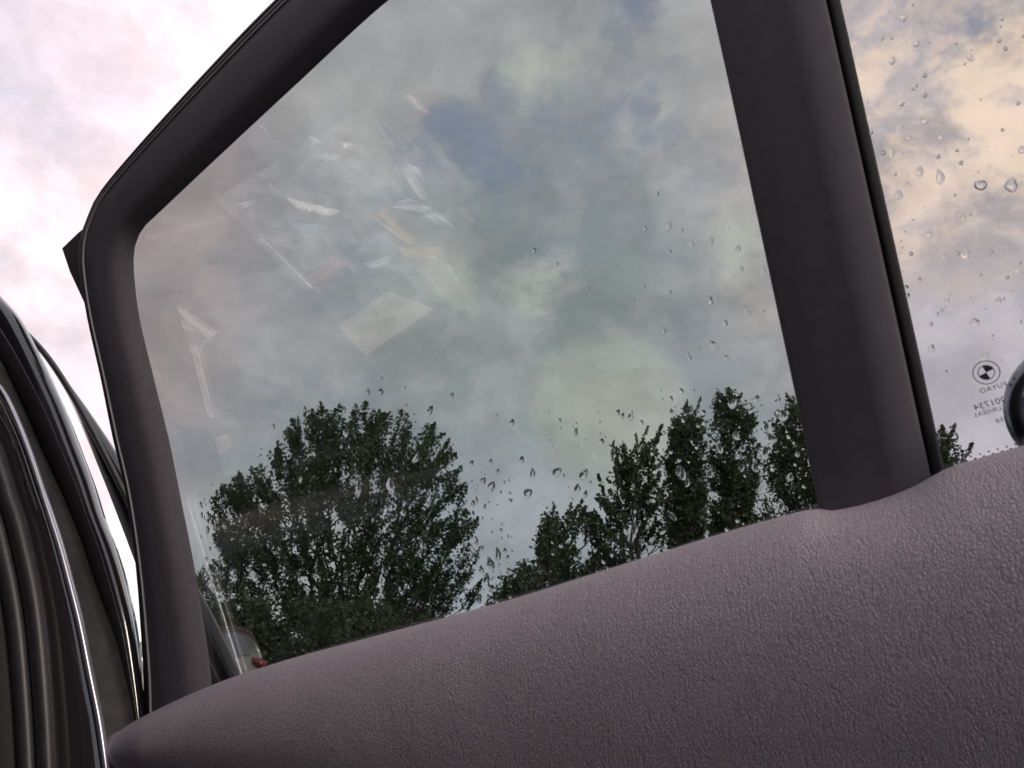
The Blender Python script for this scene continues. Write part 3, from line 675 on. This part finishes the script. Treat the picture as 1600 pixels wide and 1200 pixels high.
def leaf_quads(c, size, rg):
    k_ = len(c)
    nrm = rg.normal(0, 1, (k_, 3)); nrm /= np.linalg.norm(nrm, axis=1)[:, None]
    a = np.cross(nrm, rg.normal(0, 1, (k_, 3))); a /= np.linalg.norm(a, axis=1)[:, None]; b = np.cross(nrm, a)
    L = size * rg.uniform(.45, 1.45, (k_, 1)); Wd = L * rg.uniform(.5, .95, (k_, 1))
    q = np.stack([c - a * L * .5, c + b * Wd * .5 - a * L * .06, c + a * L * .55, c - b * Wd * .5 - a * L * .06], 1)
    return q.reshape(-1, 3)
def tree(name, label, poly_px, base_u, D, n_sh, per, size, stems, seed, mat=m_leafA, cat='tree', trunk=.2, tips=(), hole=.0, group=None, shoot=(.8, .26), core=1.0, zmin=.4, up=.9):
    """outline from the photograph given depth as a rounded solid; shoots fill it, their tips break its edge"""
    rg = np.random.default_rng(seed)
    poly = [(at_y(u, v, D).x, at_y(u, v, D).z) for u, v in poly_px]
    xs_ = [p[0] for p in poly]; zs_ = [p[1] for p in poly]; n = len(poly)
    bx = at_y(base_u, 900, D).x; H = max(zs_); xc0 = (max(xs_) + min(xs_)) / 2; hw0 = (max(xs_) - min(xs_)) / 2
    root = empty(name, (bx, D, 0)); tag(root, label, cat, group)
    ph = rg.uniform(0, 6, 8)
    def gap(x, y, z):
        return (math.sin(1.5 * x + ph[0] + .8 * y) * math.sin(1.3 * z + ph[1]) + .8 * math.sin(2.7 * x + 1.3 * y + ph[2]) * math.sin(2.3 * z + ph[3] - y) + .5 * math.sin(5.1 * x + ph[4]) * math.sin(4.3 * z + 2 * y + ph[5]))
    def sample(count, shrink):
        o_ = []; tries = 0
        while len(o_) < count and tries < 400:
            tries += 1
            X = rg.uniform(min(xs_), max(xs_), 300); Z = rg.uniform(max(min(zs_), zmin), max(zs_), 300)
            for x, z, ok in zip(X, Z, inside(X, Z, poly)):
                if not ok: continue
                cr = [poly[i][0] + (z - poly[i][1]) / (poly[(i + 1) % n][1] - poly[i][1]) * (poly[(i + 1) % n][0] - poly[i][0]) for i in range(n) if (poly[i][1] > z) != (poly[(i + 1) % n][1] > z)]
                lo, hi = min(cr), max(cr); hw = max(.15, (hi - lo) / 2); xc = (lo + hi) / 2; f = abs(x - xc) / hw
                if f > shrink or (shrink < 1 and z > H * .9): continue
                y = rg.uniform(-1, 1) * hw * math.sqrt(max(0, 1 - f * f)) * .85
                if gap(x, y, z) < -1.5 + hole * (1 + 1.3 * max(0, 1 - z / (H * .62))): continue
                o_.append((x, D + y, z))
                if len(o_) >= count: break
        return o_
    ends = sample(n_sh, 1.0)
    for u, v in tips:
        p = at_y(u, v, D); ends.append((p.x, D + rg.normal(0, .3), p.z - .03))
    ends = np.array(ends); nt_ = len(tips)
    # shoots point up and away from the middle
    out_ = np.stack([(ends[:, 0] - xc0) / max(hw0, .3) * .8, (ends[:, 1] - D) / max(hw0, .3) * .8, np.full(len(ends), up)], 1) + rg.normal(0, .22, (len(ends), 3))
    if nt_: out_[-nt_:, :2] *= .5
    out_ /= np.linalg.norm(out_, axis=1)[:, None]
    ln_ = shoot[0] * rg.uniform(.6, 1.35, len(ends)); rd = shoot[1] * rg.uniform(.7, 1.3, len(ends))
    if nt_: ln_[-nt_:] *= 1.1; rd[-nt_:] *= .62
    base = ends - out_ * ln_[:, None] * .97
    # skeleton: trunk, stems, then every shoot joins the nearest lower node
    nodes = [np.array([bx, D, -.1])]; par = [-1]
    def addpath(i0, end, nseg, bow):
        s_ = nodes[i0]; last = i0
        for q in range(1, nseg + 1):
            f = q / nseg; p = s_ + (end - s_) * f + np.array([0, 0, bow * math.sin(math.pi * f)]) + rg.normal(0, .03, 3) * min(1, np.linalg.norm(end - s_) * .4)
            nodes.append(p); par.append(last); last = len(nodes) - 1
        return last
    fork = addpath(0, np.array([bx, D, H * .10 + .2]), 3, 0)
    for q in range(stems):
        f = (q + .5) / stems * 2 - 1 if stems > 1 else 0
        addpath(fork, np.array([xc0 + f * hw0 * .5 + rg.normal(0, .1), D + rg.normal(0, hw0 * .3), H * (.86 - .28 * abs(f)) - .2]), 10, hw0 * .05)
    for ci in np.argsort(np.hypot(base[:, 0] - bx, base[:, 2] * .6)):
        c = base[ci]; nn = np.array(nodes); dz = c[2] - nn[:, 2]; dd = np.linalg.norm(nn - c, axis=1) + np.where(dz < .15, 1.5 * (.15 - dz), 0)
        dd[0] += 50; i0 = int(np.argmin(dd))
        e_ = addpath(i0, c, max(1, min(5, int(np.linalg.norm(nn[i0] - c) / .35))), .04); addpath(e_, c + out_[ci] * ln_[ci] * .85, 2, 0)
    cnt = np.zeros(len(nodes))
    for i in range(len(nodes) - 1, 0, -1):
        cnt[i] += 1; cnt[par[i]] += cnt[i]
    rad = .006 + trunk * (cnt / cnt[0]) ** .55
    vs, fs = [], []
    for i in range(1, len(nodes)):
        a, b = V(nodes[par[i]]), V(nodes[i]); dv = (b - a)
        if dv.length < 1e-4: continue
        d_ = dv.normalized(); u_ = d_.orthogonal().normalized(); w_ = d_.cross(u_); n_ = 6 if rad[i] > .03 else 3; bs = len(vs)
        ra = min(rad[par[i]], rad[i] * 1.35)
        for p, r in ((a - d_ * .01, ra), (b + d_ * .01, rad[i])):
            for j in range(n_): t_ = 2 * math.pi * j / n_; vs.append(p + (u_ * math.cos(t_) + w_ * math.sin(t_)) * r - V((bx, D, 0)))
        fs += [(bs + j, bs + (j + 1) % n_, bs + n_ + (j + 1) % n_, bs + n_ + j) for j in range(n_)]
    me = bpy.data.meshes.new('trunk'); me.from_pydata([tuple(v) for v in vs], [], fs); me.materials.append(m_bark)
    tr = bpy.data.objects.new('trunk', me); COL.objects.link(tr); tr.parent = root
    o0 = np.array([bx, D, 0]); lv = [spindles(base - o0, out_, ln_, rd, per, size, rg)]
    nc = int(n_sh * 1.2 * core)
    if nc:
        cc = np.array(sample(nc, .80)) - o0; cc = np.repeat(cc, 16, 0) + rg.normal(0, shoot[1] * .9, (len(cc) * 16, 3)); lv.append(leaf_quads(cc, size * 1.25, rg))
    fast_quads('crown', np.concatenate(lv), mat, root)
    return root
big_tree = [(325, 905), (346, 867), (337, 830), (325, 806), (342, 784), (352, 763), (366, 740), (380, 738), (400, 742), (421, 722), (433, 697), (448, 662), (467, 653), (490, 640), (504, 634), (525, 644), (558, 636), (592, 640), (612, 648), (633, 642), (658, 668), (679, 660), (702, 684), (721, 724), (729, 759), (725, 788), (748, 809), (737, 830), (750, 855), (752, 913), (735, 950), (700, 1000), (640, 1040), (420, 1060), (350, 1040), (340, 960)]
tree('broadleaf_tree', 'broad round dark green tree standing alone, with a wide dense crown', big_tree, 548, 30, 620, 150, .108, 7, 11, m_leafA, trunk=.30, hole=.52,
     tips=[(504, 632), (525, 640), (558, 634), (592, 638), (633, 640), (679, 659), (448, 661), (467, 652), (375, 737), (350, 765), (329, 805), (338, 785), (702, 684), (721, 726), (747, 808), (750, 858), (752, 905), (433, 700), (400, 744), (612, 645)], shoot=(1.25, .29), core=.8)
G2 = None
tree('poplar_tree', 'tall upright tree with bare trunk, tallest of the row beside the window bar', [(1106, 900), (1100, 800), (1108, 700), (1106, 650), (1114, 616), (1128, 608), (1142, 606), (1158, 616), (1168, 632), (1180, 648), (1188, 690), (1186, 780), (1180, 900)], 1116, 27, 190, 95, .105, 4, 12, m_leafB, trunk=.14, hole=.85, core=.5, shoot=(1.0, .24),
     tips=[(1120, 609), (1137, 606), (1154, 615), (1170, 636), (1182, 650)])
tree('poplar_tree', 'narrow dense tree with twin pointed tips, left of the tallest tree', [(1040, 900), (1036, 800), (1040, 720), (1046, 655), (1056, 652), (1066, 640), (1076, 626), (1086, 630), (1096, 640), (1104, 700), (1106, 800), (1104, 900)], 1072, 25, 190, 95, .10, 4, 13, m_leafB, trunk=.13, hole=.58, core=.8, shoot=(1.0, .20),
     tips=[(1050, 652), (1076, 621), (1092, 624), (1102, 640), (1060, 650)])
tree('young_tree', 'sparse tree with thin leafy shoots, beside the dense twin-tipped tree', [(918, 900), (922, 790), (934, 765), (952, 742), (962, 700), (985, 690), (1010, 684), (1024, 680), (1036, 700), (1044, 760), (1046, 900)], 990, 24, 140, 70, .10, 5, 14, m_leafB, trunk=.11, hole=.9, core=.25, shoot=(.8, .14),
     tips=[(958, 690), (976, 684), (994, 676), (1012, 666), (1030, 668), (935, 742), (955, 735), (1028, 672), (960, 705)])
tree('young_tree', 'short tree with two leafy tips, at the low end of the tree row', [(800, 960), (806, 890), (832, 872), (840, 830), (852, 800), (864, 788), (876, 808), (890, 792), (908, 786), (920, 800), (936, 790), (944, 860), (944, 940)], 880, 24, 150, 75, .098, 4, 15, m_leafB, trunk=.10, hole=.72, core=.6, shoot=(.75, .18),
     tips=[(864, 785), (890, 790), (911, 778), (880, 805), (842, 832), (930, 790)])
tree('poplar_tree', 'dark tree half hidden behind the window bar, with fine foliage', [(1190, 900), (1188, 760), (1200, 680), (1212, 640), (1228, 614), (1244, 606), (1270, 590), (1310, 600), (1340, 680), (1350, 800), (1350, 900)], 1262, 31, 280, 95, .115, 5, 16, m_leafA, trunk=.18, hole=.3, shoot=(1.1, .28),
     tips=[(1216, 640), (1232, 612), (1205, 662)])
tree('young_tree', 'small pale tree with two upright shoots, seen through the quarter glass', [(1440, 780), (1448, 700), (1466, 672), (1478, 660), (1492, 664), (1490, 690), (1500, 700), (1514, 694), (1508, 712), (1498, 740), (1490, 780)], 1474, 34, 60, 60, .13, 4, 17, m_leafB, trunk=.10, hole=.5, core=.3, shoot=(1.0, .22),
     tips=[(1480, 658), (1490, 662), (1516, 690), (1520, 692), (1508, 700)])
tree('shrub', 'low dark bush at the foot of the tree row', [(752, 990), (762, 945), (775, 925), (790, 905), (805, 892), (822, 880), (840, 900), (846, 985)], 800, 23, 90, 60, .11, 4, 18, m_leafA, cat='bush', shoot=(.6, .2), trunk=.05, hole=.1, tips=[(790, 902), (776, 922), (820, 878)])
tree('shrub', 'dark leafy thicket under the broad round tree, behind the parked car', [(318, 1070), (322, 950), (345, 940), (372, 925), (410, 940), (450, 930), (500, 945), (540, 935), (590, 950), (640, 945), (690, 960), (720, 975), (720, 1070)], 520, 26, 300, 110, .105, 8, 19, m_leafA, cat='bush', shoot=(.6, .2), trunk=.06, hole=.05)
tree('shrub', 'thin twiggy bush beside the window frame, left of the broad round tree', [(285, 1040), (295, 930), (308, 905), (322, 890), (336, 905), (348, 960), (345, 1040)], 318, 22, 26, 40, .10, 4, 20, m_leafB, cat='bush', shoot=(.6, .2), trunk=.04, hole=.4, tips=[(322, 888), (312, 902), (333, 900)])

# ------------------------------------------------------------------ parked car beyond the door
m_cpaint = M('pale_silver_paint', (.42, .41, .40), .45, coat=.6, var=(3, .25)); m_cwhite = M('pale_glass', (.10, .11, .12), .04, coat=1., spec=1.); m_tail = M('tail_lamp_red', (.22, .02, .02), .25, coat=1.)
x1 = at_y(414, 1010, 17).x; Y0 = 17.0; Wc = 1.7
PM = Matrix.Translation((x1, Y0, 0)) @ Matrix.Rotation(R(18), 4, 'Z') @ Matrix.Translation((-x1, -Y0, 0))
PC = empty('parked_car', (x1, Y0, 0)); bpy.context.view_layer.update()
mesh0 = mesh
def mesh(name, vs, fs, mat, parent=None, smooth=True): return mesh0(name, [PM @ V(v) for v in vs], fs, mat, parent, smooth)
tag(PC, 'pale parked car with brown roof edge and red tail lamp, below the trees', 'car')
side = [(0, .45), (.02, .75), (.06, .98), (-.02, 1.02), (-.14, 1.30), (-.32, 1.52), (-.6, 1.60), (-1.4, 1.62), (-2.1, 1.55), (-2.8, 1.08), (-3.9, .92), (-4.15, .7), (-4.15, .4), (-3.0, .3), (-.8, .3)]
rows = []
for q, (y, sc) in enumerate(((0, .0), (.04, .0), (.3, .04), (Wc / 2, .06), (Wc - .3, .04), (Wc - .04, .0), (Wc, .0))):
    rows.append([V((x1 + x, Y0 + y + (0.16 if q == 0 else -.16 if q == 6 else 0) * max(0, (z - .98) / .64) + (.05 if q == 1 else -.05 if q == 5 else 0) * max(0, (z - .98) / .64), z + (sc * .5 if z > 1.4 else 0))) for x, z in side])
mesh('body', *loft(rows), m_cpaint, PC)
def cwin(pts, name='window'):
    return mesh(name, *loft([[V((x1 + x, Y0 + o + .16 * max(0, (z - .98) / .64), z)) for x, z in pts] for o in (-.012, .03)]), m_cwhite, PC, smooth=False)
cwin([(-.26, 1.10), (-.40, 1.42), (-.52, 1.52), (-.82, 1.54), (-.84, 1.06)]); cwin([(-.93, 1.06), (-.91, 1.545), (-1.5, 1.555), (-1.52, 1.05)]); cwin([(-1.60, 1.05), (-1.58, 1.55), (-2.0, 1.5), (-2.55, 1.07)])
m_brown = M('rust_brown_trim', (.13, .055, .035), .5)
mesh('roof_rail', *tube([V((x1 + x, Y0 + .14, z)) for x, z in ((-.16, 1.32), (-.33, 1.555), (-.6, 1.635), (-1.4, 1.655), (-2.1, 1.585))], .028, 6), m_brown, PC)
mesh('tail_lamp', *loft([[V((x1 + x, Y0 + o, z)) for x, z in ((.075, .82), (.07, .98), (-.05, 1.04), (-.22, 1.06), (-.20, .94), (-.05, .82))] for o in (-.015, .25)]), m_tail, PC)
for wx in (-.75, -3.3):
    rows = [[V((x1 + wx + r * math.cos(a), Y0 + y, .32 + r * math.sin(a))) for r, y in ((.05, -.02), (.2, -.02), (.30, -.015), (.32, .02), (.32, .18), (.05, .18))] for a in np.linspace(0, 2 * math.pi, 25)]
    mesh('wheel', *loft(rows, caps=False), m_rubber, PC)
